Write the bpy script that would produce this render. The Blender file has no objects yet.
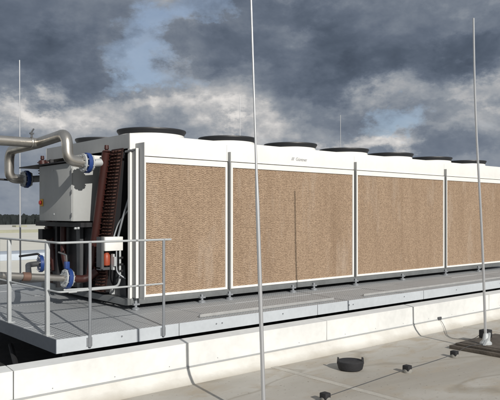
import bpy, bmesh, math, random
from mathutils import Vector, Matrix
random.seed(7)
C = bpy.context.scene
COL = C.collection
EYE = 1.75                                   # camera height above the near roof; code below uses z = 0 at eye level

# ------------------------------------------------------------------ materials
def nt_new(name):
    m = bpy.data.materials.new(name); m.use_nodes = True
    nt = m.node_tree; b = nt.nodes['Principled BSDF']
    return m, nt, b
def N(nt, t, **kw):
    n = nt.nodes.new(t)
    for k, v in kw.items(): setattr(n, k, v)
    return n
def L(nt, a, b): nt.links.new(a, b)
def val(nt, sock, v):
    if hasattr(v, 'is_linked') or hasattr(v, 'links'): nt.links.new(v, sock)
    else: sock.default_value = v
def M_(nt, op, a, b=0.0, c=0.0):
    n = N(nt, 'ShaderNodeMath', operation=op)
    for i, v in enumerate((a, b, c)): val(nt, n.inputs[i], v)
    return n.outputs[0]
def mixc(nt, f, a, b, mode='MIX'):
    n = N(nt, 'ShaderNodeMix', data_type='RGBA', blend_type=mode)
    val(nt, n.inputs[0], f); val(nt, n.inputs[6], a); val(nt, n.inputs[7], b)
    return n.outputs[2]
def rgba(c): return (c[0], c[1], c[2], 1.0)
def noise(nt, vec, scale, detail=4, rough=0.55, dist=0.0):
    n = N(nt, 'ShaderNodeTexNoise'); L(nt, vec, n.inputs['Vector'])
    n.inputs['Scale'].default_value = scale; n.inputs['Detail'].default_value = detail
    n.inputs['Roughness'].default_value = rough; n.inputs['Distortion'].default_value = dist
    return n.outputs['Fac']
def ramp(nt, f, stops):
    n = N(nt, 'ShaderNodeValToRGB'); L(nt, f, n.inputs[0])
    e = n.color_ramp.elements
    while len(e) < len(stops): e.new(0.5)
    for el, (p, c) in zip(e, stops):
        el.position = p; el.color = rgba(c) if len(c) == 3 else c
    return n.outputs[0]
def maprange(nt, v, a, b, c=0.0, d=1.0):
    n = N(nt, 'ShaderNodeMapRange'); val(nt, n.inputs[0], v)
    for i, x in enumerate((a, b, c, d)): n.inputs[i+1].default_value = x
    return n.outputs[0]
def pos(nt, sx=1, sy=1, sz=1):
    t = N(nt, 'ShaderNodeNewGeometry'); mp = N(nt, 'ShaderNodeMapping')
    L(nt, t.outputs['Position'], mp.inputs[0]); mp.inputs['Scale'].default_value = (sx, sy, sz)
    return mp.outputs[0]
def bump(nt, b, h, strength=0.3, dist=0.01):
    n = N(nt, 'ShaderNodeBump'); n.inputs['Strength'].default_value = strength
    n.inputs['Distance'].default_value = dist
    L(nt, h, n.inputs['Height']); L(nt, n.outputs[0], b.inputs['Normal'])

def simple(name, col, rough=0.5, metal=0.0, var=0.12, scale=3.0, bmp=0.0, bscale=30, streak=False):
    m, nt, b = nt_new(name)
    p = pos(nt, 1, 1, 0.15 if streak else 1)
    f = noise(nt, p, scale, 5, 0.6)
    f2 = noise(nt, pos(nt), scale*9, 3, 0.6)
    f = M_(nt, 'ADD', M_(nt, 'MULTIPLY', f, .7), M_(nt, 'MULTIPLY', f2, .3))
    g = maprange(nt, f, 0.3, 0.7, 1-var, 1+var*0.4)
    mul = N(nt, 'ShaderNodeVectorMath', operation='SCALE')
    mul.inputs[0].default_value = col; L(nt, g, mul.inputs['Scale'])
    L(nt, mul.outputs[0], b.inputs['Base Color'])
    r = maprange(nt, f, 0.3, 0.7, min(1, rough+0.1), max(0.05, rough-0.08)); L(nt, r, b.inputs['Roughness'])
    b.inputs['Metallic'].default_value = metal
    if bmp: bump(nt, b, noise(nt, pos(nt), bscale, 4, 0.6), bmp, 0.01)
    return m

MAT = {}
MAT['white'] = simple('white_paint', (.84, .83, .79), .42, 0, .10, 1.6, .05, 2.5, True)
MAT['white_edge'] = simple('white_edge_paint', (.82, .81, .77), .45, 0, .08, 3)
MAT['grey_panel'] = simple('grey_panel_and_end_shade', (.37, .38, .38), .45, 0, .12, 2, .04, 3, True)  # end-face shade is worked into this grey; plain grey parts use it too
MAT['fin_grey'] = simple('fin_side_shade_grey', (.27, .275, .27), .5, 0, .15, 3, .04, 3, True)  # shade of the fins' side faces is put into this grey
MAT['cabinet'] = simple('cabinet_paint', (.40, .41, .40), .5, 0, .10, 2, .03, 3, True)
MAT['galv'] = simple('galvanised_steel', (.40, .42, .44), .42, .55, .22, 6, .05, 25)
MAT['galv_light'] = simple('galvanised_post', (.50, .52, .52), .5, .2, .14, 8)
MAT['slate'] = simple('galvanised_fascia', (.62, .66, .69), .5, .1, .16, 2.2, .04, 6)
MAT['end_slate'] = simple('shaded_end_beam', (.13, .15, .175), .5, .2, .2, 2.2, .04, 6)  # darker copy of the fascia steel; the end's shade is in the colour
MAT['rail_grey'] = simple('weathered_base_rail', (.20, .21, .21), .5, .3, .3, 4, .04, 16)
MAT['rod_grey'] = simple('dull_galvanised_tube', (.42, .42, .41), .55, .2, .25, 6)
MAT['steel'] = simple('stainless_pipe', (.55, .52, .47), .33, .88, .3, 5, .04, 20)
MAT['alu'] = simple('aluminium_rod', (.50, .51, .52), .38, .5, .12, 5)
MAT['maroon'] = simple('maroon_header_paint', (.050, .013, .010), .5, 0, .3, 6, .05, 30)
MAT['blue'] = simple('blue_valve_paint', (.02, .055, .21), .4, 0, .2, 9)
MAT['black'] = simple('black_coil_frame', (.016, .016, .018), .55, 0, .3, 6)
MAT['fanblack'] = simple('black_fan_plastic', (.022, .023, .026), .5, 0, .3, 4)
MAT['rubber'] = simple('black_rubber', (.018, .018, .020), .75, 0, .3, 14, .3, 60)
MAT['darkgrey'] = simple('dark_grey_metal', (.10, .105, .11), .5, .3, .25, 5)
MAT['orange'] = simple('orange_actuator', (.33, .06, .025), .45, 0, .15, 20)
MAT['yellow'] = simple('yellow_plate', (.75, .42, .04), .45, 0, .1, 20)
MAT['red'] = simple('red_knob', (.45, .03, .02), .45, 0, .1, 20)
MAT['parapet'] = simple('cream_cap_sheet', (.76, .765, .74), .5, 0, .20, 1.4, .10, 1.8)
MAT['concrete'] = simple('concrete_foot', (.25, .24, .215), .85, 0, .25, 14, .4, 60)
MAT['text'] = simple('grey_lettering', (.26, .27, .29), .5, 0, .1, 9)
MAT['ground'] = simple('distant_fields', (.09, .10, .05), .9, 0, .5, .01)
MAT['trees'] = simple('far_foliage', (.016, .022, .022), .9, 0, .5, .05)
MAT['paleroof'] = simple('pale_far_roof', (.72, .70, .62), .8, 0, .12, .15)
MAT['beige'] = simple('beige_coping', (.30, .30, .22), .7, 0, .12, .5)
MAT['bluegrey'] = simple('blue_grey_cladding', (.46, .51, .57), .6, 0, .15, .5)
MAT['wall'] = simple('render_wall', (.42, .41, .38), .85, 0, .15, .5)
MAT['brownslab'] = simple('brown_rubber_slab', (.12, .10, .08), .85, 0, .5, 7, .5, 40)

def mat_roof():
    m, nt, b = nt_new('weathered_roof_membrane')
    p = pos(nt)
    big = noise(nt, pos(nt, .35, .8, 1), 1.1, 6, .6, .6)
    mid = noise(nt, pos(nt, .6, 1, 1), 3.2, 6, .65, .4)
    fine = noise(nt, p, 160, 3, .7)
    col = ramp(nt, big, [(.30, (.36, .33, .28)), (.45, (.45, .425, .375)), (.56, (.51, .485, .435)), (.72, (.43, .415, .38))])
    col = mixc(nt, maprange(nt, mid, .49, .64, 0, .75), col, (.40, .335, .25, 1))
    # drying rings of old puddles
    ring = M_(nt, 'ABSOLUTE', M_(nt, 'SUBTRACT', noise(nt, pos(nt, .28, .75, 1), 1.0, 2, .4, .3), .53))
    rm = maprange(nt, ring, 0.0, .014, .6, 0)
    col = mixc(nt, rm, col, (.26, .23, .18, 1))
    inside = maprange(nt, noise(nt, pos(nt, .28, .75, 1), 1.0, 2, .4, .3), .53, .57, 0, .35)
    col = mixc(nt, inside, col, (.38, .35, .30, 1))
    col = mixc(nt, maprange(nt, fine, .35, .7, 0, .35), col, (.30, .27, .22, 1))
    spots = noise(nt, p, 26, 2, .5)
    col = mixc(nt, maprange(nt, spots, .66, .74, 0, .6), col, (.14, .12, .09, 1))
    L(nt, col, b.inputs['Base Color'])
    L(nt, maprange(nt, big, .35, .7, .75, .95), b.inputs['Roughness'])
    h = M_(nt, 'ADD', M_(nt, 'MULTIPLY', noise(nt, p, 7, 4, .6), 1.0), M_(nt, 'MULTIPLY', fine, .25))
    bump(nt, b, h, .25, .02)
    return m
MAT['roof'] = mat_roof()

def mat_darkroof():
    m, nt, b = nt_new('dark_lower_roof')  # near-black mottled tone over the whole lower roof
    n1 = noise(nt, pos(nt), 2.2, 6, .65)
    col = ramp(nt, n1, [(.3, (.012, .012, .012)), (.55, (.035, .035, .033)), (.75, (.09, .085, .075))])
    L(nt, col, b.inputs['Base Color']); b.inputs['Roughness'].default_value = .9
    bump(nt, b, noise(nt, pos(nt), 60, 3, .6), .4, .02)
    return m
MAT['darkroof'] = mat_darkroof()

def mat_cant():
    m, nt, b = nt_new('cant_strip_membrane')
    n1 = noise(nt, pos(nt, .7, 1, 1), 2.5, 6, .65)
    sep = N(nt, 'ShaderNodeSeparateXYZ'); g = N(nt, 'ShaderNodeNewGeometry'); L(nt, g.outputs['Position'], sep.inputs[0])
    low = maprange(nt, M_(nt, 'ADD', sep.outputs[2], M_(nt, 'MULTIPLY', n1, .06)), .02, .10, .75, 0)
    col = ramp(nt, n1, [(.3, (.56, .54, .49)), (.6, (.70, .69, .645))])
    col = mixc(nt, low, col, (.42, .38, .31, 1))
    L(nt, col, b.inputs['Base Color']); b.inputs['Roughness'].default_value = .7
    bump(nt, b, noise(nt, pos(nt), 5, 4, .6), .35, .02)
    return m
MAT['cant'] = mat_cant()

def mat_pad():
    """corrugated cellulose cooling pad: wavy flute edges with dark mouths between"""
    m, nt, b = nt_new('cellulose_cooling_pad')
    g = N(nt, 'ShaderNodeNewGeometry'); sep = N(nt, 'ShaderNodeSeparateXYZ'); L(nt, g.outputs['Position'], sep.inputs[0])
    x, z = sep.outputs[0], sep.outputs[2]
    p = pos(nt)
    w1 = noise(nt, pos(nt, 1, 1, .35), 1.6, 2, .5)
    xx = M_(nt, 'ADD', M_(nt, 'MULTIPLY', x, 1/.092), M_(nt, 'MULTIPLY', w1, 1.6))
    col_id = M_(nt, 'FLOOR', xx)
    fr = M_(nt, 'FRACT', xx)
    tri = M_(nt, 'ABSOLUTE', M_(nt, 'SUBTRACT', M_(nt, 'MULTIPLY', fr, 2), 1))           # 0..1 zigzag
    sm = M_(nt, 'SMOOTH_MIN', tri, .85, .25)
    rnd = N(nt, 'ShaderNodeTexWhiteNoise', noise_dimensions='1D'); L(nt, col_id, rnd.inputs['W'])
    jit = M_(nt, 'MULTIPLY', noise(nt, pos(nt, 1.4, 1, .8), 7, 4, .7), 2.0)
    amp = maprange(nt, noise(nt, p, .9, 1, .5), .35, .65, .30, .70)
    ph = M_(nt, 'ADD', M_(nt, 'MULTIPLY', z, 1/.028), M_(nt, 'MULTIPLY', sm, amp))
    ph = M_(nt, 'ADD', ph, jit)
    s = M_(nt, 'SINE', M_(nt, 'MULTIPLY', ph, 2*math.pi))
    s = M_(nt, 'ADD', s, M_(nt, 'MULTIPLY', M_(nt, 'SUBTRACT', noise(nt, p, 38, 3, .7), .5), 5.0))
    f = maprange(nt, s, -1.6, 1.6, 0, 1)
    tone = noise(nt, pos(nt, 1, 1, .25), 2.1, 4, .6)
    lo = mixc(nt, tone, (.135, .085, .053, 1), (.185, .122, .078, 1))
    hi = mixc(nt, tone, (.43, .300, .195, 1), (.545, .405, .28, 1))
    col = mixc(nt, f, lo, hi)
    # the joints between the narrow pad cassettes
    jf = M_(nt, 'FRACT', M_(nt, 'DIVIDE', M_(nt, 'SUBTRACT', x, 5.13), .60))
    jl = M_(nt, 'LESS_THAN', jf, .010)
    col = mixc(nt, M_(nt, 'MULTIPLY', jl, .12), col, (.12, .075, .045, 1))
    # mineral bleaching
    dk = maprange(nt, noise(nt, pos(nt, 1, 1, .12), 3.4, 5, .65), .48, .68, 0, .28)
    col = mixc(nt, dk, col, (.17, .105, .06, 1))
    bl = maprange(nt, noise(nt, pos(nt, 1, 1, .22), 2.6, 5, .7), .55, .72, 0, .30)
    col = mixc(nt, bl, col, (.52, .44, .36, 1))
    L(nt, col, b.inputs['Base Color']); b.inputs['Roughness'].default_value = .9
    bump(nt, b, f, .6, .012)
    return m
MAT['pad'] = mat_pad()

def mat_grating():
    m, nt, b = nt_new('galvanised_grating')
    g = N(nt, 'ShaderNodeNewGeometry'); sep = N(nt, 'ShaderNodeSeparateXYZ'); L(nt, g.outputs['Position'], sep.inputs[0])
    def lines(s, pitch, w):
        f = M_(nt, 'FRACT', M_(nt, 'DIVIDE', s, pitch))
        return M_(nt, 'LESS_THAN', f, w)
    a = lines(sep.outputs[0], .05, .24)
    c = lines(sep.outputs[1], .05, .30)
    bar = M_(nt, 'MAXIMUM', a, c)
    n1 = noise(nt, pos(nt), 2.5, 5, .6)
    barc = mixc(nt, n1, (.52, .54, .55, 1), (.70, .72, .73, 1))
    holec = (.15, .16, .165, 1)
    col = mixc(nt, bar, holec, barc)
    L(nt, col, b.inputs['Base Color']); b.inputs['Roughness'].default_value = .55
    L(nt, M_(nt, 'MULTIPLY', bar, .15), b.inputs['Metallic'])
    bump(nt, b, bar, .8, .01)
    return m
MAT['grating'] = mat_grating()

# ------------------------------------------------------------------ mesh helpers
class MB:
    def __init__(s): s.bm = bmesh.new()
    def box(s, x0, x1, y0, y1, z0, z1, bev=0.0):
        r = bmesh.ops.create_cube(s.bm, size=1.0)
        vs = r['verts']
        bmesh.ops.scale(s.bm, vec=(abs(x1-x0), abs(y1-y0), abs(z1-z0)), verts=vs)
        bmesh.ops.translate(s.bm, vec=((x0+x1)/2, (y0+y1)/2, (z0+z1)/2), verts=vs)
        if bev:
            es = list({e for v in vs for e in v.link_edges})
            bmesh.ops.bevel(s.bm, geom=es, offset=bev, segments=2, affect='EDGES', profile=.6)
        return s
    def prism(s, pts, axis, a, b):
        """polygon pts in the two other axes, extruded along axis from a to b"""
        def mk(p, t):
            if axis == 'x': return (t, p[0], p[1])
            if axis == 'y': return (p[0], t, p[1])
            return (p[0], p[1], t)
        v0 = [s.bm.verts.new(mk(p, a)) for p in pts]; v1 = [s.bm.verts.new(mk(p, b)) for p in pts]
        s.bm.faces.new(v0); s.bm.faces.new(v1[::-1])
        for i in range(len(pts)):
            j = (i+1) % len(pts); s.bm.faces.new((v0[j], v0[i], v1[i], v1[j]))
        return s
    def tube(s, pts, r, n=12, caps=True):
        pts = [Vector(p) for p in pts]
        rs = r if isinstance(r, (list, tuple)) else [r]*len(pts)
        up = None; rings = []
        for i, p in enumerate(pts):
            d = (pts[min(i+1, len(pts)-1)] - pts[max(i-1, 0)]).normalized()
            if up is None:
                up = Vector((0, 0, 1)) if abs(d.z) < .9 else Vector((1, 0, 0))
            up = (up - d*up.dot(d)).normalized(); sd = d.cross(up)
            rings.append([s.bm.verts.new(p + (up*math.cos(2*math.pi*k/n) + sd*math.sin(2*math.pi*k/n))*rs[i]) for k in range(n)])
        for a, b in zip(rings, rings[1:]):
            for k in range(n):
                f = s.bm.faces.new((a[k], a[(k+1) % n], b[(k+1) % n], b[k])); f.smooth = n > 6
        if caps:
            s.bm.faces.new(rings[0][::-1]); s.bm.faces.new(rings[-1])
        return s
    def lathe(s, prof, c, n=40, axis=(0, 0, 1)):
        """profile of (radius, height) spun about axis through c"""
        q = Vector((0, 0, 1)).rotation_difference(Vector(axis)); c = Vector(c); rings = []
        for (r, h) in prof:
            rings.append([s.bm.verts.new(c + q @ Vector((max(r, .0005)*math.cos(2*math.pi*k/n), max(r, .0005)*math.sin(2*math.pi*k/n), h))) for k in range(n)])
        for a, b in zip(rings, rings[1:]):
            for k in range(n):
                f = s.bm.faces.new((a[k], a[(k+1) % n], b[(k+1) % n], b[k])); f.smooth = True
        return s
    def build(s, name, mat, parent=None, smooth_angle=True):
        bmesh.ops.recalc_face_normals(s.bm, faces=s.bm.faces)
        me = bpy.data.meshes.new(name); s.bm.to_mesh(me); s.bm.free()
        me.materials.append(MAT[mat] if isinstance(mat, str) else mat)
        if smooth_angle and hasattr(me, 'set_sharp_from_angle'): me.set_sharp_from_angle(angle=math.radians(35))
        o = bpy.data.objects.new(name, me); COL.objects.link(o)
        if parent is not None:
            o.parent = parent
            o.matrix_parent_inverse = Matrix.Translation(-Vector(parent_base(parent)))
        return o
def parent_base(p):
    v = Vector((0, 0, 0))
    q = p
    while q is not None:
        v += q.location + (q.matrix_parent_inverse.translation if q.parent else Vector((0, 0, 0)))
        q = q.parent
    return v
def tag(o, label=None, cat=None, group=None, kind=None):
    if label: o['label'] = label
    if cat: o['category'] = cat
    if group: o['group'] = group
    if kind: o['kind'] = kind
    return o
def thing(name, label, cat, loc, group=None):
    o = bpy.data.objects.new(name, None); COL.objects.link(o); o.location = loc
    o.empty_display_size = .1
    return tag(o, label, cat, group)
def fillet(pts, r, n=7):
    """round the corners of a polyline"""
    P = [Vector(p) for p in pts]; out = [P[0]]
    for a, b, c in zip(P, P[1:], P[2:]):
        u = (a-b); w = (c-b); ru = min(r, u.length*.48); rw = min(r, w.length*.48); q = min(ru, rw)
        A = b + u.normalized()*q; B = b + w.normalized()*q
        for i in range(n+1):
            t = i/n; out.append(A*(1-t)**2 + b*2*t*(1-t) + B*t*t)
    out.append(P[-1]); return out

# view direction frame: world X runs along the cooling unit, Y away from the camera across it
S_, C_ = .7595, .6505
def at(px, d):                               # ground-plan point seen at picture column px and depth d (used once, to lay far things out)
    r = (px-250)/642*d
    return (S_*r + C_*d, -C_*r + S_*d)

ZP = -1.44          # platform walking level
ZR = -1.75          # near roof
ZL = -2.15          # lower roof behind the parapet

# ------------------------------------------------------------------ setting
m = MB(); m.box(-3000, 3000, -3000, 3000, -13.0, -12.0)
tag(m.build('ground', 'ground'), kind='structure')
m = MB(); m.box(-25, 45, -22, 5.42, ZR-.4, ZR)
tag(m.build('roof', 'roof'), 'weathered beige membrane roof with stains and seams', kind='structure')
m = MB(); m.box(-25, 45, 5.68, 22, ZL-.4, ZL)
tag(m.build('lower_roof', 'darkroof'), 'dark roof below the steel platform', kind='structure')
m = MB(); m.box(-25, 70, 22.0, 70, ZL-.6, ZL)
tag(m.build('pale_roof', 'paleroof'), 'pale sunlit roof far behind the platform', kind='structure')
m = MB(); m.box(-24.8, 44.8, -21.8, 21.9, -12.0, ZL-.41)
tag(m.build('building_walls', 'wall'), 'rendered walls of the building carrying the roofs', 'building')
m = MB(); m.box(-24, 69, 22.2, 69.5, -12.0, ZL-.61)
tag(m.build('hall_building', 'wall'), 'large hall under the pale far roof', 'building')
# membrane lap seams on the roof
m = MB()
for x in (-3.1, .75, 4.95, 8.95, 12.9):
    m.box(x-.045, x+.045, -10, 5.405, ZR+.0, ZR+.004)
tag(m.build('roof_seams', simple('seam_membrane', (.50, .47, .41), .8, 0, .3, 3)), 'membrane lap seams on the beige roof', kind='structure')
m = MB()
for x in (-3.1, .75, 4.95, 8.95, 12.9):
    m.box(x+.047, x+.053, -10, 5.40, ZR+.0, ZR+.003)
tag(m.build('seam_dirt', simple('seam_dirt', (.22, .20, .17), .9, 0, .4, 6)), 'dark dirt line along the membrane seams', kind='structure')

# parapet
par = thing('parapet', 'low white sheet clad parapet running below the steel platform', 'parapet', (4, 5.55, ZR))
zt, zf = -1.355, -1.60
m = MB(); m.box(-25, 45, 5.535, 5.67, ZL-.4, zt-.012); m.build('core', 'parapet', par)
seams = [-5.9, -1.9, 2.04, 5.98, 9.92, 13.86, 17.8]
xs = [-9.8] + seams + [21.7, 26, 34, 44]
for a, b in zip(xs, xs[1:]):
    tilt = random.uniform(-.003, .003)
    m = MB(); g = .005
    # face, folded top and drip
    m.prism([(5.50, zf), (5.512, zf), (5.512, zt-.012), (5.675, zt+.004), (5.675, zt+.016), (5.50+tilt, zt)], 'x', a+g, b-g)
    cs_ = m.build('cap_sheet', 'parapet', par)
    if -3 < a < 14:
        k = a+.35
        while k < b-.2:
            m = MB(); m.lathe([(0, .004), (.006, .004), (.008, 0)], (k, 5.503, zf+.035), 6, (0, -1, 0)); k += .62
            m.build('fixing', 'galv', cs_)
for s_ in seams[1:-1]:
    m = MB(); m.prism([(5.515, zf+.002), (5.518, zf+.002), (5.518, zt-.014), (5.67, zt+.0), (5.67, zt-.004), (5.515, zt-.02)], 'x', s_-.02, s_+.02)
    m.build('joint_strip', 'darkgrey', par)
m = MB(); m.box(-25, 45, 5.488, 5.498, zf-.012, zf+.004); m.build('drip_edge', 'grey_panel', par)
m = MB()
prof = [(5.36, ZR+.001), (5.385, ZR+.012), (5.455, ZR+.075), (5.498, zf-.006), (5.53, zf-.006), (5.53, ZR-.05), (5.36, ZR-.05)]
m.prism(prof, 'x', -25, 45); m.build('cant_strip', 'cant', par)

# ------------------------------------------------------------------ platform
pf = thing('platform', 'galvanised steel grating platform carrying the long cooling unit', 'platform', (10, 10, ZL))
X0, XE, Y0, Y1 = 3.06, 18.2, 6.955, 13.0
m = MB(); m.box(X0+.008, XE, Y0, Y0+.012, ZP-.158, ZP+.002)      # front fascia web
m.box(X0+.008, XE, Y0+.012, Y0+.07, ZP-.158, ZP-.15)
m.build('front_beam', 'slate', pf)
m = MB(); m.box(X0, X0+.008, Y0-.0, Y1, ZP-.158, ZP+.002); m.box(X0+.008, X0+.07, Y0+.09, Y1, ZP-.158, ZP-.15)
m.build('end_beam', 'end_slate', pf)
m = MB(); m.box(X0+.008, XE, Y1-.012, Y1, ZP-.158, ZP+.002); m.build('rear_beam', 'slate', pf)
for x in (4.75, 7.9, 11.0, 14.1, 17.2):
    m = MB(); m.box(x-.05, x+.05, Y0+.08, Y1-.02, ZP-.15, ZP-.035); m.build('cross_beam', 'darkgrey', pf)
for x in (3.5, 7.9, 11.0, 14.1, 17.2):
    for y in (7.6, 12.4):
        m = MB(); m.box(x-.05, x+.05, y-.05, y+.05, ZL+.02, ZP-.15); m.box(x-.14, x+.14, y-.14, y+.14, ZL, ZL+.02); m.build('support_leg', 'darkgrey', pf)
for x in (4.74, 7.35, 10.2):                                       # splice joints in the fascia
    m = MB(); m.box(x-.004, x+.004, Y0-.002, Y0, ZP-.158, ZP+.002); m.build('splice_line', 'darkgrey', pf)
gx = [X0+.012, 3.37] + [3.37+1.04*k for k in range(1, 14)] + [XE-.01]
gy = [Y0+.014, 7.95, 8.93, 9.92, 10.9, 11.9, Y1-.014]
first = None
for i, (a, b) in enumerate(zip(gx, gx[1:])):
    for j, (c, d) in enumerate(zip(gy, gy[1:])):
        if i > 4 and j > 2: continue
        dz = random.uniform(-.003, .002)
        m = MB(); m.box(a+.006, b-.006, c+.006, d-.006, ZP-.03+dz, ZP+dz); m.build('grating_panel', 'grating', pf)
m = MB(); m.box(gx[5]+.006, XE-.01, 9.926, Y1-.02, ZP-.032, ZP-.004); m.build('rear_grating', 'grating', pf)
for (x, dz) in ((3.9, 0), (5.35, .01), (5.45, .01), (6.6, 0), (8.1, .01), (8.2, .01), (9.6, 0), (11.3, .01), (13, 0)):
    m = MB(); m.lathe([(0, .008), (.011, .008), (.012, 0)], (x, Y0, ZP-.06-dz), 8, (0, -1, 0)); m.build('bolt', 'galv', pf)

# ------------------------------------------------------------------ guard rail
gr = thing('guard_rail', 'light grey tubular steel guard rail round the corner of the platform', 'railing', (3.1, 7.0, ZP))
RX, RY = 3.09, 6.975
for y in (7.26, 8.48):
    m = MB(); m.box(RX-.022, RX+.022, y-.026, y+.026, ZP, ZP+1.085, .003); m.box(RX-.03, RX+.06, y-.055, y+.055, ZP+.001, ZP+.012); m.build('flat_post', 'galv_light', gr)
for y in (8.86, 10.3, 11.6):
    m = MB(); m.tube([(RX, y, ZP), (RX, y, ZP+1.1)], .014, 8); m.box(RX-.03, RX+.03, y-.03, y+.03, ZP+.001, ZP+.01); m.build('thin_post', 'galv', gr)
for x in (3.47, 4.49):
    m = MB(); m.tube([(x, Y0-.022, ZP-.13), (x, Y0-.022, ZP+1.105)], .0185, 10)
    m.box(x-.035, x+.035, Y0-.012, Y0-.001, ZP-.12, ZP-.02)
    m.build('round_post', 'galv', gr)
m = MB(); m.tube(fillet([(RX, 12.2, ZP+1.1), (RX, RY-.04, ZP+1.1), (4.60, Y0-.022, ZP+1.1)], .07, 5), .0135, 10); m.build('top_rail', 'galv_light', gr)
m = MB(); m.tube(fillet([(RX, 12.2, ZP+.54), (RX, RY-.04, ZP+.54), (4.50, Y0-.022, ZP+.54)], .07, 5), .0115, 10); m.build('mid_rail', 'galv_light', gr)
m = MB(); m.box(3.20, 3.30, Y0-.035, Y0-.01, ZP+.525, ZP+.548); m.build('rail_clamp', 'galv_light', gr)

# ------------------------------------------------------------------ cooling unit
XU0, XU1 = 4.86, 16.34
YF, YB = 8.42, 11.48
ZT = 1.19
un = thing('cooling_unit', 'long white adiabatic cooling unit with brown pads and black fans', 'cooling unit', (10.6, 10.03, ZP))
def part(m, name, mat, p=None): return m.build(name, mat, p or un)
# upper casing: fascias with a roof sheet between
m = MB(); m.box(XU0, XU1, YF, YF+.03, .868, ZT, .005); part(m, 'front_fascia', 'white')
m = MB(); m.box(XU0, XU1, YB-.03, YB, .868, ZT, .005); part(m, 'rear_fascia', 'white')
m = MB(); m.box(XU0, XU0+.03, YF+.032, YB-.032, .97, ZT-.001); part(m, 'end_fascia', 'grey_panel')
m = MB(); m.box(XU1-.03, XU1, YF+.032, YB-.032, .40, ZT-.001); m.box(XU1-.03, XU1, YF+.032, YB-.032, -1.2, .39); part(m, 'far_end_panel', 'grey_panel')
m = MB(); m.box(XU0+.002, XU1-.002, YF+.031, YB-.031, ZT-.05, ZT-.006); part(m, 'top_sheet', 'grey_panel')
# fascia panel joints
for x in (6.70, 9.96, 13.16):
    m = MB(); m.box(x-.002, x+.002, YF-.0015, YF, .88, ZT-.05); part(m, 'fascia_joint', 'grey_panel')
# base frame
m = MB()
m.box(XU0, XU1, YF-.02, YF+.06, -1.37, -1.27, .004); m.box(XU0, XU1, YB-.06, YB+.02, -1.37, -1.27, .004)
part(m, 'base_rail', 'rail_grey')
m = MB(); m.box(XU0-.08, XU0-.002, YF-.02, YB+.02, -1.37, -1.275, .004); part(m, 'end_base_rail', 'rail_grey')
m = MB(); m.box(XU0+.05, XU1-.05, YF+.07, YB-.07, -1.30, -1.27); part(m, 'drip_tray', 'darkgrey')
for x in (4.93, 6.15, 6.72, 8.2, 8.75, 9.95, 11.5, 13.15, 14.6, 16.2):
    for y in (YF-.05, YB+.05):
        m = MB(); m.lathe([(0, 0), (.058, 0), (.06, .018), (.045, .03), (.03, .036), (.02, .04), (.02, .13)], (x, y, ZP+.001), 16)
        m.box(x-.05, x+.05, y-.03, y+.05, -1.372, -1.345); part(m, 'levelling_foot', 'galv')
# end corner posts
m = MB(); m.box(4.852, 4.886, YF-.012, YF+.05, -1.28, .962); part(m, 'corner_post', 'white_edge')
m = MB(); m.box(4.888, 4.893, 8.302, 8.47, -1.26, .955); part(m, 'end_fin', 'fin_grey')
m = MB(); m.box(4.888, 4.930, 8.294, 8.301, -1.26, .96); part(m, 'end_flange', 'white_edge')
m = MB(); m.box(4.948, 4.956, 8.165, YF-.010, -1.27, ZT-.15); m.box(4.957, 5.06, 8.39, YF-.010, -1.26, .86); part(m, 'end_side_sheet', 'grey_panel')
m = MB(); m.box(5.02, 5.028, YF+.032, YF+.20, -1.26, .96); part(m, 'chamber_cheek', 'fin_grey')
m = MB(); m.lathe([(0, .02), (.028, .02), (.032, .0), (.032, -.04)], (4.918, 8.32, .93), 12, (0, -1, 0)); m.tube([(4.80, 8.46, .91), (4.86, 8.40, .93), (4.918, 8.36, .93)], .017, 8); part(m, 'hose_coupling', 'darkgrey')
# pads: modules
mods = [(5.075, 6.685), (6.765, 9.915), (9.995, 13.125), (13.205, 16.30)]
zp0, zp1 = -1.27, .852
for side in (0, 1):
    for (a, b) in mods:
        yf = 8.385 if side == 0 else YB+.215
        sg = 1 if side == 0 else -1
        def yb(u, v): return (yf+sg*u, yf+sg*v) if sg > 0 else (yf+sg*v, yf+sg*u)
        m = MB(); y = yb(.02, .19); m.box(a+.035, b-.035, y[0], y[1], zp0+.035, zp1-.088)
        p = part(m, 'cooling_pad', 'pad')
        m = MB(); y = yb(0, .20)
        m.box(a, a+.0383, *y, zp0, zp1); m.box(b-.0383, b, *y, zp0, zp1)
        m.box(a+.0385, b-.0385, *y, zp1-.09, zp1); m.box(a+.0385, b-.0385, *y, zp0, zp0+.036)
        m.build('pad_frame', 'white_edge', p)
        if side == 1 and b-a > 2:
            xm = (a+b)/2
            m = MB(); y = yb(.012, .0198); m.box(xm-.006, xm+.006, *y, zp0+.037, zp1-.092); m.build('pad_seam', simple('pad_seam', (.22, .14, .08), .9), p)
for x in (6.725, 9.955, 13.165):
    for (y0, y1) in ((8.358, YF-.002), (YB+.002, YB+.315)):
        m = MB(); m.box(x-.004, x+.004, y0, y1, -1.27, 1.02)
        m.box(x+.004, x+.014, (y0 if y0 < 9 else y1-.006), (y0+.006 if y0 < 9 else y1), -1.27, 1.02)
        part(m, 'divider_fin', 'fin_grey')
    m = MB(); m.box(x-.038, x+.038, 8.50, 8.58, -1.27, .84); part(m, 'divider_post', 'darkgrey')
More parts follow.
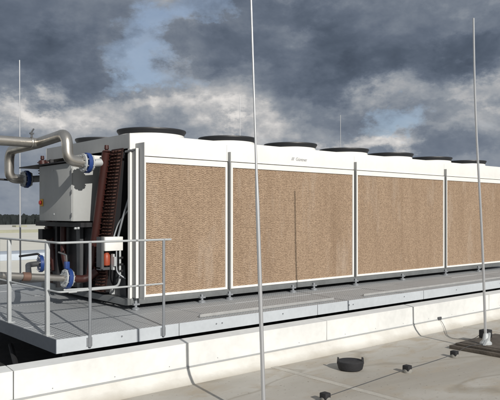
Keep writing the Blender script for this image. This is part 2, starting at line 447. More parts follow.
# fans
for i in range(7):
    for (yc, dia) in ((9.20, 1.10 if i == 0 else 1.02), (10.87, 1.0)):
        xc = 5.72+1.61*i
        R0 = dia/2
        h = .175
        m = MB(); m.lathe([(R0-.05, .085), (R0-.045, .10), (R0-.02, h-.03), (R0+.004, h), (R0+.02, h), (R0+.024, h-.02), (R0-.0, h-.055), (R0-.015, .085), (R0-.05, .085)], (xc, yc, ZT-.005), 56)
        f = part(m, 'fan', 'fanblack')
        m = MB(); m.lathe([(R0-.03, 0), (R0-.03, .09), (R0-.014, .09), (R0+.0, 0.012), (R0+.02, 0.0)], (xc, yc, ZT-.003), 56); m.build('fan_base', 'white', f)
        m = MB()
        for rr in (.12, .2, .28, .36, .44):
            pts = [(xc+rr*math.cos(t*math.pi/12), yc+rr*math.sin(t*math.pi/12), ZT+h-.03-.03*(rr/.5)) for t in range(25)]
            m.tube(pts, .004, 4, False)
        for k in range(8):
            t = k*math.pi/4
            m.tube([(xc+.1*math.cos(t), yc+.1*math.sin(t), ZT+h-.035), (xc+(R0-.03)*math.cos(t), yc+(R0-.03)*math.sin(t), ZT+.13)], .005, 4)
        m.build('fan_guard', 'fanblack', f)
        m = MB(); m.lathe([(0, .12), (.10, .115), (.11, .08), (.11, .0)], (xc, yc, ZT), 18)
        for k in range(5):
            t = k*2*math.pi/5+.3*i; c, s = math.cos(t), math.sin(t)
            q = [(.1, -.05, .02), (R0-.07, -.10, .03), (R0-.07, .10, .09), (.1, .06, .07)]
            vs = [m.bm.verts.new((xc+u*c-v*s, yc+u*s+v*c, ZT+w)) for u, v, w in q]
            vt = [m.bm.verts.new((xc+u*c-v*s, yc+u*s+v*c, ZT+w+.006)) for u, v, w in q]
            m.bm.faces.new(vs); m.bm.faces.new(vt[::-1])
            for k2 in range(4): m.bm.faces.new((vs[k2], vs[(k2+1) % 4], vt[(k2+1) % 4], vt[k2]))
        m.build('impeller', 'fanblack', f)
# V coils
def coil(sg, x0=4.72):
    """sg -1: coil near the camera, +1: the far one; outer edge leans outward at the top"""
    yc = 10.03
    def Y(v): return yc + sg*v
    top, bot = .955, -1.24
    oT, oB, th = 1.55, .99, .30
    m = MB(); m.prism([(Y(oT-.14), top-.03), (Y(oT-th), top-.03), (Y(oB-th), bot), (Y(oB-.03), bot)], 'x', x0+.06, XU1-.08)
    c = part(m, 'coil', 'black')
    # end tube sheet
    m = MB(); m.prism([(Y(oT+.02), top+.01), (Y(oT-th-.03), top+.01), (Y(oB-th-.03), bot), (Y(oB+.02), bot)], 'x', x0+.045, x0+.058)
    m.build('tube_sheet', simple('tube_sheet_black', (.035, .014, .011), .5), c)
    # return bends
    m = MB(); n = 44
    for k in range(n):
        t = (k+.5)/n; z = top+(bot-top)*t; o = oT+(oB-oT)*t
        for q in (0.02, .105, .19):
            pts = [(x0+.045, Y(o-q-.005), z), (x0+.005, Y(o-q-.012), z-.002), (x0-.002, Y(o-q-.038), z-.005), (x0+.005, Y(o-q-.063), z-.009), (x0+.045, Y(o-q-.07), z-.01)]
            m.tube(pts, .0095, 6)
    m.build('return_bends', simple('return_bends', (.085, .040, .030), .45, .5), c)
    # headers
    for (q, r, zt_, zb_, dx) in ((th+.055, .064, .93, -1.0, -.03), (th+.16, .045, .90, -1.12, .03)):
        pts = [(x0+dx, Y(oT-q), zt_), (x0+dx, Y(oB-q+.02), zb_)]
        m = MB(); m.tube(pts, r, 14)
        a = Vector(pts[0]); m.lathe([(r, 0), (r*.8, .02), (0, .03)], a, 14)
        h = m.build('header_pipe', 'maroon', c)
        m = MB()
        for k in range(22):
            t = (k+.5)/22
            z = zt_+(zb_-zt_)*t; y = (oT-q)+(oB-q+.02-oT+q)*t
            m.tube([(x0+dx, Y(y+r*.7), z), (x0+.02, Y(y+.11), z+.01), (x0+.05, Y(y+.14), z+.01)], .007, 5)
        m.build('feeder_tubes', 'maroon', h)
    # top bracket on the header
    m = MB(); m.lathe([(0, .10), (.03, .10), (.035, .04), (.02, .03), (.02, 0)], (x0-.03, Y(oT-th-.045), .93), 12); m.build('air_vent', 'maroon', c)
    # steel frame angles beside the coil
    m = MB(); m.prism([(Y(oT-th-.24), .96), (Y(oT-th-.27), .96), (Y(oB-th-.25), -1.25), (Y(oB-th-.22), -1.25)], 'x', x0+.02, x0+.08); m.build('frame_angle', 'black', c)
    return c
coil(-1); coil(1)
# added black sheet standing in for the dark interior between the coils
m = MB(); m.prism([(8.80, .965), (11.26, .965), (10.85, -1.26), (9.22, -1.26)], 'x', 5.06, 5.08); part(m, 'inner_dark_sheet', 'black')
m = MB(); m.box(5.06, 5.075, 8.605, 8.86, -1.26, .965); part(m, 'chamber_end_sheet', 'darkgrey')
m = MB(); m.box(5.06, 5.075, 11.20, YB-.002, -1.26, .965); part(m, 'chamber_end_sheet', 'darkgrey')
# perforated support strip + gusset by the corner
m = MB(); m.prism([(8.66, -1.27), (9.20, -1.27), (9.05, -.95), (8.86, -.80), (8.72, -.80)], 'x', 4.93, 4.945); part(m, 'gusset_plate', 'darkgrey')
# lower support legs under V
m = MB(); m.prism([(9.58, -.14), (9.72, -.14), (9.68, -1.27), (9.60, -1.27)], 'x', 4.62, 4.68); part(m, 'cabinet_leg', 'darkgrey')
m = MB(); m.prism([(10.45, -.14), (10.53, -.14), (10.51, -1.27), (10.44, -1.27)], 'x', 4.62, 4.68); part(m, 'cabinet_leg', 'black')
m = MB(); m.box(4.50, 4.9, 10.78, 10.96, -.46, -.28); part(m, 'small_black_box', 'black')
m = MB(); m.box(4.45, 4.98, 9.20, 10.95, -.22, -.15); part(m, 'cable_tray', 'black')
for k, (y, z) in enumerate(((9.36, -.24), (9.26, -.235))):
    m = MB(); m.lathe([(0, .03), (.016, .03), (.02, 0)], (4.45, y, z), 8, (-1, 0, 0)); part(m, 'cable_gland', 'galv_light')
m = MB(); m.prism([(9.30, -.24), (10.86, -.24), (10.80, -1.22), (9.42, -1.22)], 'x', 4.70, 4.71); part(m, 'lower_dark_sheet', 'black')  # added black sheet standing in for the deep shade under the cabinet
# electrical cabinet
m = MB(); m.box(4.392, 4.93, 9.35, 10.60, -.128, .785, .006); cb = part(m, 'electrical_cabinet', 'cabinet')
m = MB(); m.box(4.37, 4.390, 9.355, 10.595, -.126, .783, .006); dr = m.build('cabinet_door', 'cabinet', cb)
m = MB(); m.box(4.356, 4.369, 10.43, 10.55, .115, .235, .004); s1 = m.build('switch_plate', 'yellow', dr)
m = MB(); m.lathe([(0, .03), (.032, .03), (.036, .0)], (4.356, 10.49, .175), 16, (-1, 0, 0)); m.build('switch_knob', 'red', dr)
for z in (-.02, .70):
    m = MB(); m.lathe([(0, .006), (.015, .006), (.017, 0)], (4.37, 10.0 if z < 0 else 10.05, z), 10, (-1, 0, 0)); m.build('door_lock', 'galv_light', dr)
for z in (-.03, .33, .66):
    m = MB(); m.tube([(4.362, 9.343, z-.03), (4.362, 9.343, z+.03)], .009, 8); m.build('hinge', 'darkgrey', cb)
m = MB(); m.box(4.33, 4.93, 9.31, 11.40, .797, .818); m.build('rain_hood', 'black', cb)
m = MB(); m.box(4.45, 4.80, 9.20, 9.60, .835, .90); m.build('sunlit_wedge', 'white_edge', cb)  # added white block standing in for a sunlit wedge above the cabinet
# junction box and actuator by the corner
m = MB(); m.box(4.60, 4.90, 8.70, 8.86, -.57, -.36, .006); jb = part(m, 'junction_box', 'white_edge')
m = MB(); m.box(4.56, 4.60, 8.74, 8.90, -.84, -.36); m.box(4.56, 4.72, 8.78, 8.90, -.86, -.82); m.build('bracket', 'darkgrey', jb)
m = MB(); m.lathe([(0, 0), (.05, 0), (.055, .03), (.055, .15), (.03, .19), (.0, .20)], (4.67, 8.79, -.79), 16); part(m, 'actuator', 'orange')
m = MB(); m.box(4.73, 4.76, 8.70, 8.76, -.86, -.62); m.box(4.73, 4.76, 8.66, 8.70, -.80, -.66); part(m, 'actuator_lever', 'galv_light')
for k, pts in enumerate([
    [(4.97, 8.56, .90), (4.93, 8.56, .86), (4.93, 8.56, .25), (4.88, 8.66, -.05), (4.84, 8.74, -.36)],
    [(5.0, 8.62, .10), (4.93, 8.62, .03), (4.86, 8.78, -.16), (4.80, 8.80, -.36)],
    [(4.86, 8.72, -.57), (4.86, 8.72, -1.02), (4.84, 8.76, -1.12), (4.5, 9.0, -1.15), (4.2, 9.25, -1.17)],
    [(4.80, 8.72, -.57), (4.80, 8.72, -.90), (4.92, 8.66, -1.0)]]):
    m = MB(); m.tube(fillet(pts, .07, 5), (.016, .013, .017, .012)[k], 8); part(m, 'conduit', 'galv' if k != 2 else 'galv_light')
for z in (-.68, -.78, -.88, -.98):
    m = MB(); m.box(4.84, 4.90, 8.69, 8.70, z-.015, z+.015); part(m, 'conduit_clip', 'black')
m = MB(); m.box(4.875, 4.925, 9.0, 9.08, -1.27, -1.16); part(m, 'drain_bracket', 'galv_light')

# maker's plate: the small faint grey lettering on the front fascia
def text(body, size, loc, mat, parent, name):
    cu = bpy.data.curves.new(name, 'FONT'); cu.body = body; cu.size = size; cu.extrude = .0012; cu.align_x = 'LEFT'
    o = bpy.data.objects.new(name+'_tmp', cu); COL.objects.link(o)
    dg = bpy.context.evaluated_depsgraph_get(); dg.update()
    me = bpy.data.meshes.new_from_object(o.evaluated_get(dg)); COL.objects.unlink(o); bpy.data.objects.remove(o)
    me.transform(Matrix.Translation(loc) @ Matrix.Rotation(math.pi/2, 4, 'X'))
    me.materials.clear(); me.materials.append(MAT[mat])
    r = bpy.data.objects.new(name, me); COL.objects.link(r); r.parent = parent
    r.matrix_parent_inverse = Matrix.Translation(-Vector(parent_base(parent)))
    return r
text('Güntner', .085, (8.32, YF-.003, .962), 'text', un, 'lettering')
m = MB()
for k in range(3):
    m.tube([(8.21+.022*k, YF-.002, .965), (8.235+.022*k, YF-.002, 1.02)], .006, 5)
part(m, 'emblem', 'text')

# ------------------------------------------------------------------ pipework
def flange(parent, c, axis, r=.155, t=.03, mat='blue', name='flange'):
    a = Vector(axis).normalized()
    m = MB(); m.lathe([(0, 0), (r, 0), (r+.004, .005), (r+.004, t-.005), (r, t), (0, t)], c, 28, a)
    o = m.build(name, mat, parent)
    m = MB()
    q = Vector((0, 0, 1)).rotation_difference(a)
    for k in range(8):
        tt = (k+.5)*math.pi/4
        p = Vector(c) + q @ Vector((math.cos(tt)*r*.84, math.sin(tt)*r*.84, -.018)); e = p + a*(t+.036)
        m.tube([p, e], .012, 6)
    m.build('bolts', 'galv', o)
    return o
up = thing('steel_pipe', 'upper stainless steel pipe forking to both coils above the grey cabinet', 'pipe', (4.1, 10.0, 1.12))
m = MB()
main = [(.9, 10.0, -1.9), (.9, 10.0, 1.10), (4.1, 10.0, 1.12)]
m.tube(fillet(main, .25), .078, 20)
part(m, 'main_pipe', 'steel', up)
m = MB(); m.tube(fillet([(4.12, 10.04, 1.12), (4.1, 8.93, 1.17), (4.1, 8.90, .78), (4.36, 8.90, .75)], .24, 9), .082, 20); part(m, 'near_branch', 'steel', up)
m = MB(); m.tube(fillet([(4.12, 9.97, 1.12), (4.1, 11.25, 1.09), (4.1, 11.25, .60), (4.38, 11.25, .60)], .22, 9), .082, 20); part(m, 'far_branch', 'steel', up)
m = MB(); m.lathe([(.084, 0), (.088, .006), (.088, .03), (.084, .036)], (3.98, 10.0, 1.118), 20, (1, 0, 0)); part(m, 'weld_collar', 'steel', up)
m = MB(); m.tube([(4.0, 10.0, 1.18), (4.0, 10.0, 1.26)], .016, 8); m.tube([(3.99, 10.0, 1.27), (4.03, 9.99, 1.34)], .012, 8); m.box(3.97, 4.03, 9.98, 10.02, 1.25, 1.275); part(m, 'vent_valve', 'darkgrey', up)
for (y, z) in ((8.90, .75), (11.25, .60)):
    flange(up, (4.33, y, z), (1, 0, 0), .135, .025, 'galv_light', 'steel_flange')
    flange(up, (4.375, y, z), (1, 0, 0), .15, .06, 'blue', 'butterfly_valve')
    flange(up, (4.455, y, z), (1, 0, 0), .125, .022, 'galv_light', 'steel_flange')
    m = MB(); m.tube([(4.46, y, z), (4.66, y, z+.02)], .06, 16); part(m, 'pipe_stub', 'galv_light', up)
    if y > 10:
        m = MB(); m.tube([(4.40, y, z-.05), (4.3, y+.14, z-.02), (3.75, y+.16, z+.0)], .018, 8); part(m, 'valve_lever', 'black', up)
lp = thing('steel_pipe', 'lower stainless steel pipe with blue flange just above the grating', 'pipe', (4.1, 9.4, -.98))
A = Vector((4.27, 9.25, -1.0)); B = Vector((2.72, 9.25, -.83)); dr_ = (A-B).normalized()
m = MB(); m.tube(fillet([A, B, (2.55, 9.25, -2.15)], .15), .050, 18); part(m, 'lower_main', 'steel', lp)
T = Vector((3.62, 9.25, -.93))
m = MB(); m.lathe([(.056, -.06), (.066, -.05), (.066, .05), (.056, .06)], T, 18, dr_); part(m, 'coupling', simple('rusty_coupling', (.20, .12, .09), .6, .4), lp)
flange(lp, A - dr_*.075, dr_, .135, .022, 'galv_light', 'steel_flange')
flange(lp, A - dr_*.045, dr_, .155, .06, 'blue', 'butterfly_valve')
flange(lp, A + dr_*.025, dr_, .125, .022, 'galv_light', 'steel_flange')
m = MB(); m.tube(fillet([A + dr_*.04, A + dr_*.30, Vector((4.70, 9.15, -.90))], .1), .06, 14); part(m, 'coil_stub', 'maroon', lp)
m = MB(); m.box(4.21, 4.28, 9.215, 9.285, -.85, -.74, .01); part(m, 'valve_neck', 'blue', lp)
m = MB(); m.tube([(4.245, 9.25, -.745), (4.24, 9.26, -.64)], .017, 8); m.tube([(4.24, 9.26, -.64), (4.16, 9.36, -.60)], .014, 8); part(m, 'valve_lever', 'darkgrey', lp)
fv = Vector((4.50, 10.86, -.88))
flange(lp, fv - Vector((.03, 0, 0)), (1, -.15, 0), .145, .06, 'blue', 'butterfly_valve')
flange(lp, fv + Vector((.035, -.01, 0)), (1, -.15, 0), .125, .02, 'galv_light', 'steel_flange')
m = MB(); m.tube(fillet([fv + Vector((.05, -.01, 0)), (4.68, 10.80, -.88), (4.72, 10.78, -.6)], .1), .06, 14); part(m, 'far_stub', 'maroon', lp)
m = MB(); m.tube(fillet([fv - Vector((.03, 0, 0)), (4.28, 10.86, -.89), (3.95, 10.0, -.95), T+Vector((.05,.05,0))], .14), .047, 14); part(m, 'far_elbow', 'darkgrey', lp)
m = MB(); m.tube(fillet([fv + Vector((0, 0, .12)), fv + Vector((-.03, .03, .17)), (4.26, 11.2, -.76)], .04), .020, 8); part(m, 'valve_lever', 'black', lp)
m = MB(); m.tube(fillet([(4.62, 10.2, -.15), (4.62, 10.2, -.75), (4.72, 10.1, -1.1)], .2), .05, 12); part(m, 'drain_riser', 'maroon', lp)

# ------------------------------------------------------------------ lightning rods
def rod(name, label, base, top, r0, r1, mat='alu', steps=True, foot='concrete', bend=0.0, zbase=None):
    b = Vector(base); t = Vector(top)
    r = thing(name, label, 'lightning rod', base, 'lightning rods')
    m = MB(); n = 14; pts = []; rs = []
    for k in range(n+1):
        u = k/n; p = b.lerp(t, u)
        p = p + Vector((S_, -C_, 0))*bend*math.sin(u*math.pi*2.2)*(.3+u)
        pts.append(p)
        rs.append(r0 if (u < .42 or not steps) else r0+(r1-r0)*min(1, (u-.42)/.1 if u < .52 else 1))
    if steps is False: rs = [r0+(r1-r0)*k/n for k in range(n+1)]
    m.tube(pts, rs, 8)
    m.build('rod', mat, r)
    if foot:
        m = MB(); m.lathe([(0, 0), (.17, 0), (.18, .02), (.17, .075), (.15, .085), (.04, .09), (.028, .16), (0, .16)], b, 28)
        m.build('foot', foot, r)
    return r
rod('lightning_rod', 'thick pale lightning rod rising in front of the second pad panel', (3.57, 3.985, ZR), (3.57-.10, 3.985+.09, 2.55), .0175, .0085)
# right rod on the brown slab
t = Vector((7.58, 4.245, -1.665))
rod('lightning_rod', 'slightly bent lightning rod standing on the brown slab', t, (7.58-.14, 4.245+.10, 2.47), .018, .012, 'alu', False, None, .012)
ro = [o for o in COL.objects if o.get('label', '').startswith('slightly bent')][0]
m = MB(); m.lathe([(0, 0), (.075, 0), (.075, .02), (.045, .05), (.03, .13), (.02, .14), (0, .14)], t, 20); m.build('foot', 'galv_light', ro)
m = MB(); m.prism([(7.48, -1.664), (7.60, -1.664), (7.62, -1.52)], 'y', 4.20, 4.23); m.build('strut', 'galv_light', ro)
x, y = at(20.5, 14.0)
rod('lightning_rod', 'thin lightning rod behind the platform near the far pipe fork', (x, y, ZL), (x-.02, y, 3.33), .019, .012)
x, y = at(240, 16.5)
rod('lightning_rod', 'faint lightning rod tip behind the second front fan', (x, y, ZL), (x, y, 2.98), .016, .009)
x, y = at(340.5, 22)
rod('lightning_rod', 'faint lightning rod tip behind the fourth front fan', (x, y, ZL), (x, y, 3.36), .018, .010)

# ------------------------------------------------------------------ things on the roof
m = MB(); m.box(7.34, 8.45, 3.50, 4.62, ZR, ZR+.045, .006)
m.box(7.40, 8.40, 3.55, 4.57, ZR+.045, ZR+.075, .008); m.box(7.7, 8.35, 3.60, 4.0, ZR+.0755, ZR+.083, .003)
m.box(7.46, 7.62, 3.58, 4.54, ZR+.0765, ZR+.082, .002)
tag(m.build('roof_slab', 'brownslab'), 'flat dark brown slab under the bent lightning rod', 'slab')
m = MB(); m.box(7.94, 8.08, 4.43, 4.55, ZR+.076, ZR+.185, .012); o = m.build('ballast_block', 'rubber')
tag(o, 'small black block at the back of the brown slab', 'block')
# rubber bucket-like weight with two lugs
bx, by = 5.52, 4.72
bk = thing('rubber_tub', 'round black rubber tub with two upright lugs on the roof', 'tub', (bx, by, ZR))
m = MB(); m.lathe([(0, 0), (.115, 0), (.135, .015), (.146, .06), (.148, .095), (.142, .102), (.134, .098), (.10, .092), (0, .095)], (bx, by, ZR), 32); m.build('body', 'rubber', bk)
for s in (-1, 1):
    c = Vector((bx, by, ZR)) + Vector((S_, -C_, 0))*s*.136
    m = MB(); m.prism([(-.014, .07), (.014, .07), (.008, .135), (-.008, .138)], 'y', -.018, .018)
    for v in m.bm.verts:
        a = math.atan2(-C_, S_); q = Matrix.Rotation(a, 3, 'Z') @ v.co; v.co = q + c
    m.build('lug', 'rubber', bk)
# conductor wire clamps
def holder(x, y, label, rz=0.0):
    h = thing('wire_holder', label, 'wire holder', (x, y, ZR), 'wire holders on the roof')
    m = MB(); m.lathe([(0, 0), (.052, 0), (.055, .012), (.050, .035), (.044, .042), (0, .042)], (x, y, ZR), 14); m.build('block', 'concrete', h)
    m = MB(); m.box(x-.045, x+.03, y-.042, y+.038, ZR+.02, ZR+.082, .012); m.build('clamp', 'rubber', h)
    return h
hs = [(4.42, 4.08, 'wire holder cut by the bottom edge, nearest the camera'), (5.90, 4.23, 'wire holder between the black tub and the brown slab'), (6.95, 4.30, 'wire holder closest to the brown slab')]
for (x, y, lb) in hs: holder(x, y, lb)
m = MB(); pts = []
for (x, y) in ((-3, 3.75), (0, 3.9), (2.2, 4.0), (4.42, 4.08), (5.1, 4.15), (5.90, 4.23), (6.4, 4.25), (6.95, 4.30), (7.25, 4.32), (7.5, 4.28)):
    pts.append((x, y, ZR+(.04 if x < 7.2 else .09)))
m.tube(fillet(pts, .2, 4), .0028, 6)
tag(m.build('conductor_wire', 'darkgrey'), 'thin conductor wire strung over the roof holders', 'wire')
m = MB(); m.tube(fillet([(8.46, 5.50, zf+.02), (8.47, 5.44, ZR+.10), (8.42, 5.36, ZR+.02), (8.05, 5.1, ZR+.008), (7.9, 4.9, ZR+.01), (8.0, 4.66, ZR+.03), (8.0, 4.55, ZR+.12)], .12, 5), .004, 6)
tag(m.build('conductor_wire', 'darkgrey'), 'short cable dropping from the parapet to the brown slab', 'wire')
m = MB(); m.box(8.42, 8.50, 5.475, 5.499, zf-.01, zf+.035, .004); tag(m.build('wire_clip', 'darkgrey'), 'small grey clip fixing the cable to the parapet', 'clip')

# tubes lying on the platform
m = MB(); m.box(5.22, 7.95, 7.15, 7.18, ZP+.003, ZP+.045, .003); o = m.build('metal_tube', 'rod_grey')
tag(o, 'long square metal tube lying on the grating, left one', 'tube', 'loose tubes on the platform')
m = MB(); m.box(8.72, 15.8, 7.15, 7.18, ZP+.003, ZP+.040, .003); o = m.build('metal_tube', 'rod_grey')
tag(o, 'longer thin metal tube lying on the grating, right one', 'tube', 'loose tubes on the platform')

# cable loops on the lower roof left of the platform
for (pts, r, lb) in (
    ([(.6, 8.4, ZL+.03), (1.6, 7.6, ZL+.04), (2.5, 7.2, ZL+.05), (3.0, 7.9, ZL+.12), (3.3, 9.0, ZL+.3)], .035, 'thick black cable curving over the dark roof under the platform corner'),
    ([(-.5, 7.6, ZL+.03), (1.2, 7.0, ZL+.03), (2.4, 6.7, ZL+.03), (3.6, 7.0, ZL+.03), (6, 7.1, ZL+.03)], .03, 'lower black cable running beside the parapet')):
    m = MB(); m.tube(fillet(pts, .6, 8), r, 10); tag(m.build('cable', 'rubber'), lb, 'cable')

# ------------------------------------------------------------------ background
m = MB(); m.box(-25, 69.9, 69.4, 70.0, ZL, ZL+.32); tag(m.build('roof_coping', 'beige'), 'beige raised edge along the far side of the pale roof', 'roof edge')
m = MB(); m.box(-25, 60, 29.0, 31.5, ZL+.004, ZL+.30, .02); tag(m.build('roof_upstand', 'bluegrey'), 'low blue grey upstand crossing the pale roof', 'upstand')
m = MB(); m.box(-90, 110, 85, 160, -12, -2.9, .1); tag(m.build('warehouse', 'paleroof'), 'long pale flat roofed warehouse beyond the roof edge', 'building')
for k in range(14):
    x = -60+k*11+random.uniform(-3, 3); w = random.uniform(2, 5); y = random.uniform(100, 150)
    m = MB(); m.box(x, x+w, y, y+random.uniform(2, 5), -2.9, -2.9+random.uniform(.3, .7)); o = m.build('roof_vent', 'beige')
    tag(o, 'low beige rooftop vent on the far warehouse', 'roof vent', 'vents on the far warehouse')
rnd = random.Random(3)
tb = bmesh.new(); bmesh.ops.create_icosphere(tb, subdivisions=2, radius=1.0)
tv = [v.co.copy() for v in tb.verts]; tf = [[v.index for v in f.verts] for f in tb.faces]; tb.free()
V = []; F = []
for k in range(3600):
    a = math.radians(rnd.uniform(-60, 100)); d = rnd.uniform(340, 430)
    X = d*math.sin(a); Y = d*math.cos(a)
    h = rnd.uniform(9.9, 11.0)*(d/385)**.1; w_ = rnd.uniform(1.5, 3.0); o0 = len(V)
    for c in tv:
        n_ = 1+rnd.uniform(-.28, .28)
        V.append((X + c.x*w_*n_, Y + c.y*w_*n_, -12 + h*.5 + c.z*h*.5*n_))
    F += [[o0+q for q in f] for f in tf]
me_ = bpy.data.meshes.new('far_wood'); me_.from_pydata(V, [], F); me_.materials.append(MAT['trees'])
fw = bpy.data.objects.new('far_wood', me_); COL.objects.link(fw)
tag(fw, 'dark wood along the horizon', 'wood', kind='stuff')

# ------------------------------------------------------------------ sky and light
w = bpy.data.worlds.new('World'); C.world = w; w.use_nodes = True
nt = w.node_tree; bg = nt.nodes['Background']
EL, AZ = math.radians(26.5), None
sun_vec = Vector((-.205, -1.0, 0)).normalized()*math.cos(EL) + Vector((0, 0, math.sin(EL)))
sky = N(nt, 'ShaderNodeTexSky', sky_type='NISHITA'); sky.sun_disc = False
sky.sun_elevation = EL; sky.sun_rotation = math.atan2(sun_vec.x, sun_vec.y)
tc = N(nt, 'ShaderNodeTexCoord'); sp = N(nt, 'ShaderNodeSeparateXYZ'); L(nt, tc.outputs['Generated'], sp.inputs[0])
heading = math.atan2(C_, S_)      # compass heading of the long view, so cloud banks stand where they stood that day
az = M_(nt, 'SUBTRACT', M_(nt, 'ARCTAN2', sp.outputs[0], sp.outputs[1]), heading)
el = M_(nt, 'ARCSINE', sp.outputs[2])
cb_ = N(nt, 'ShaderNodeCombineXYZ'); L(nt, az, cb_.inputs[0]); L(nt, M_(nt, 'MULTIPLY', el, 1.55), cb_.inputs[1])
v0 = cb_.outputs[0]
def nz(scale, detail, rough, off, dist=0.0):
    mp = N(nt, 'ShaderNodeMapping'); L(nt, v0, mp.inputs[0]); mp.inputs['Location'].default_value = (off, off*.7, off*.3)
    return noise(nt, mp.outputs[0], scale, detail, rough, dist)
wa = M_(nt, 'MULTIPLY', M_(nt, 'SUBTRACT', nz(8, 7, .64, 3.1), .5), .24)
we = M_(nt, 'MULTIPLY', M_(nt, 'SUBTRACT', nz(8, 7, .64, 8.7), .5), .16)
aw = M_(nt, 'ADD', az, wa); ew = M_(nt, 'ADD', el, we)
def blob(px, y, sx, sy, amp, rot=0.0):
    ca, ce = math.atan((px-250)/642), math.atan((213-y)/642)
    da = M_(nt, 'SUBTRACT', aw, ca); de = M_(nt, 'SUBTRACT', ew, ce)
    c, s = math.cos(rot), math.sin(rot)
    u = M_(nt, 'DIVIDE', M_(nt, 'ADD', M_(nt, 'MULTIPLY', da, c), M_(nt, 'MULTIPLY', de, s)), sx/642)
    v = M_(nt, 'DIVIDE', M_(nt, 'SUBTRACT', M_(nt, 'MULTIPLY', de, c), M_(nt, 'MULTIPLY', da, s)), sy/642)
    q = M_(nt, 'ADD', M_(nt, 'MULTIPLY', u, u), M_(nt, 'MULTIPLY', v, v))
    return M_(nt, 'MULTIPLY', M_(nt, 'EXPONENT', M_(nt, 'MULTIPLY', M_(nt, 'MULTIPLY', q, q), -.7)), amp)
def total(bl, base):
    t = base
    for b in bl: t = M_(nt, 'ADD', t, blob(*b))
    return t
# dark cloud banks
dark = total([(30, 35, 95, 48, 1.0), (75, 72, 50, 26, .8), (215, 48, 45, 20, .75), (300, 45, 95, 42, .85), (390, 38, 90, 42, 1.0), (250, 5, 60, 16, .7),
              (330, 82, 50, 16, .7), (395, 72, 55, 14, .5), (470, 60, 40, 12, .6), (440, 115, 60, 9, .45), (440, 150, 70, 14, .75), (20, 172, 140, 30, .35), (310, 112, 40, 8, .4),
              (480, 60, 45, 14, .4), (136, 47, 16, 7, .45), (-120, 60, 110, 50, .8), (640, 50, 110, 40, .8)], 0.0)
blue = total([(150, 45, 30, 42, .8, .35), (205, 8, 32, 13, .9), (135, 82, 32, 10, .7), (385, 124, 32, 13, .95), (165, 22, 26, 14, .5), (178, 70, 22, 14, .35), (400, 135, 20, 8, .3)], 0.0)
lite = total([(75, 110, 75, 13, .8), (15, 108, 30, 9, .6), (160, 108, 45, 9, .6), (300, 30, 28, 9, .55), (345, 100, 28, 12, .5), (375, 142, 32, 10, 1.4), (285, 135, 26, 10, .75), (215, 105, 40, 18, .55), (100, 70, 60, 4, .15), (255, 118, 60, 12, .35), (120, 125, 90, 9, .4),
              (480, 98, 40, 16, .75), (480, 15, 35, 12, .35), (235, 118, 40, 8, .5), (345, 22, 60, 12, .2)], 0.0)
f1 = nz(7, 6, .6, 0.0, .3); f2 = nz(22, 4, .6, 5.5, .2)
fb = M_(nt, 'ADD', M_(nt, 'MULTIPLY', M_(nt, 'SUBTRACT', f1, .5), 1.0), M_(nt, 'MULTIPLY', M_(nt, 'SUBTRACT', f2, .5), .32))
tone = M_(nt, 'ADD', M_(nt, 'SUBTRACT', .53, M_(nt, 'MULTIPLY', dark, .31)), M_(nt, 'MULTIPLY', lite, .28))
def shade(scale, det, off, de):
    mp = N(nt, 'ShaderNodeMapping'); L(nt, v0, mp.inputs[0]); mp.inputs['Location'].default_value = (off, off*.7, off*.3)
    mq = N(nt, 'ShaderNodeMapping'); L(nt, v0, mq.inputs[0]); mq.inputs['Location'].default_value = (off+de*.5, off*.7+de, off*.3)
    return M_(nt, 'SUBTRACT', noise(nt, mp.outputs[0], scale, det, .55, .5), noise(nt, mq.outputs[0], scale, det, .55, .5))
sh = M_(nt, 'ADD', M_(nt, 'MULTIPLY', shade(9, 5, 2.2, .035), .75), M_(nt, 'MULTIPLY', shade(26, 4, 4.4, .012), .22))
tone = M_(nt, 'ADD', tone, M_(nt, 'MULTIPLY', fb, .85))
tone = M_(nt, 'ADD', tone, M_(nt, 'MULTIPLY', sh, M_(nt, 'ADD', .60, M_(nt, 'MULTIPLY', lite, .7))))
cloud = ramp(nt, maprange(nt, tone, -.25, 1.0), [(0.0, (.062, .080, .112)), (.18, (.090, .114, .155)), (.34, (.128, .156, .205)), (.51, (.190, .220, .268)), (.66, (.30, .325, .36)), (.82, (.48, .48, .485)), (1.0, (.78, .75, .72))])
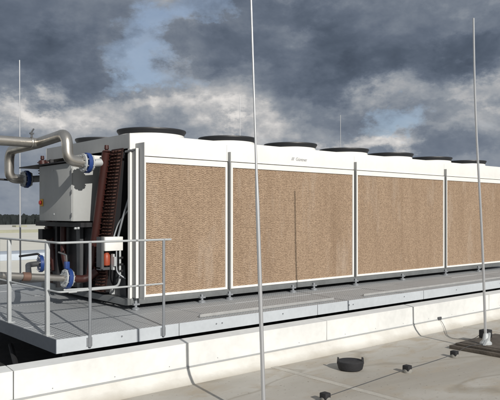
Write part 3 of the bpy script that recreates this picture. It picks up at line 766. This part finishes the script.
# clear sky between the clouds
bl = M_(nt, 'SUBTRACT', M_(nt, 'ADD', blue, M_(nt, 'MULTIPLY', fb, 1.7)), M_(nt, 'MULTIPLY', dark, .30))
bmask = maprange(nt, bl, .18, 1.0, 0, 1)
STR = .1
sc = N(nt, 'ShaderNodeVectorMath', operation='SCALE'); L(nt, cloud, sc.inputs[0]); sc.inputs['Scale'].default_value = 1/STR
skym = mixc(nt, .55, sky.outputs[0], (3.4, 4.3, 5.9, 1))
fin = mixc(nt, M_(nt, 'MULTIPLY', bmask, .72), sc.outputs[0], skym)
# thin bright air close to the horizon
hz = maprange(nt, el, 0.0, .13, .45, 0)
fin = mixc(nt, hz, fin, (2.1, 2.5, 3.2, 1))
low = maprange(nt, el, -.03, -.005, .25, 1)
lo_ = N(nt, 'ShaderNodeVectorMath', operation='SCALE'); L(nt, fin, lo_.inputs[0]); L(nt, low, lo_.inputs['Scale'])
fin = lo_.outputs[0]
w.cycles.sampling_method = 'MANUAL'; w.cycles.sample_map_resolution = 256
L(nt, fin, bg.inputs['Color']); bg.inputs['Strength'].default_value = STR

sl = bpy.data.lights.new('sun', 'SUN'); sl.energy = 3.9; sl.angle = math.radians(.5); sl.color = (1.0, .96, .905)
so = bpy.data.objects.new('sun', sl); COL.objects.link(so); so.location = (0, 0, 20)
so.rotation_euler = (-sun_vec).to_track_quat('-Z', 'Y').to_euler()

# ------------------------------------------------------------------ camera
cd = bpy.data.cameras.new('camera'); cam = bpy.data.objects.new('camera', cd); COL.objects.link(cam)
cd.sensor_width = 36; cd.lens = 36*642/500; cd.clip_end = 8000; cd.clip_start = .05
cd.shift_y = 13/500
cam.location = (0, 0, 0)
cam.rotation_euler = (math.pi/2, 0, -heading)
C.camera = cam
# lift everything so that the near roof lies at z = 0
for o in COL.objects:
    if o.parent is None: o.location.z += EYE
C.view_settings.view_transform = 'Standard'; C.view_settings.look = 'None'
C.view_settings.exposure = 0; C.view_settings.gamma = 1; C.view_settings.use_curve_mapping = False
C.render.engine = 'CYCLES'
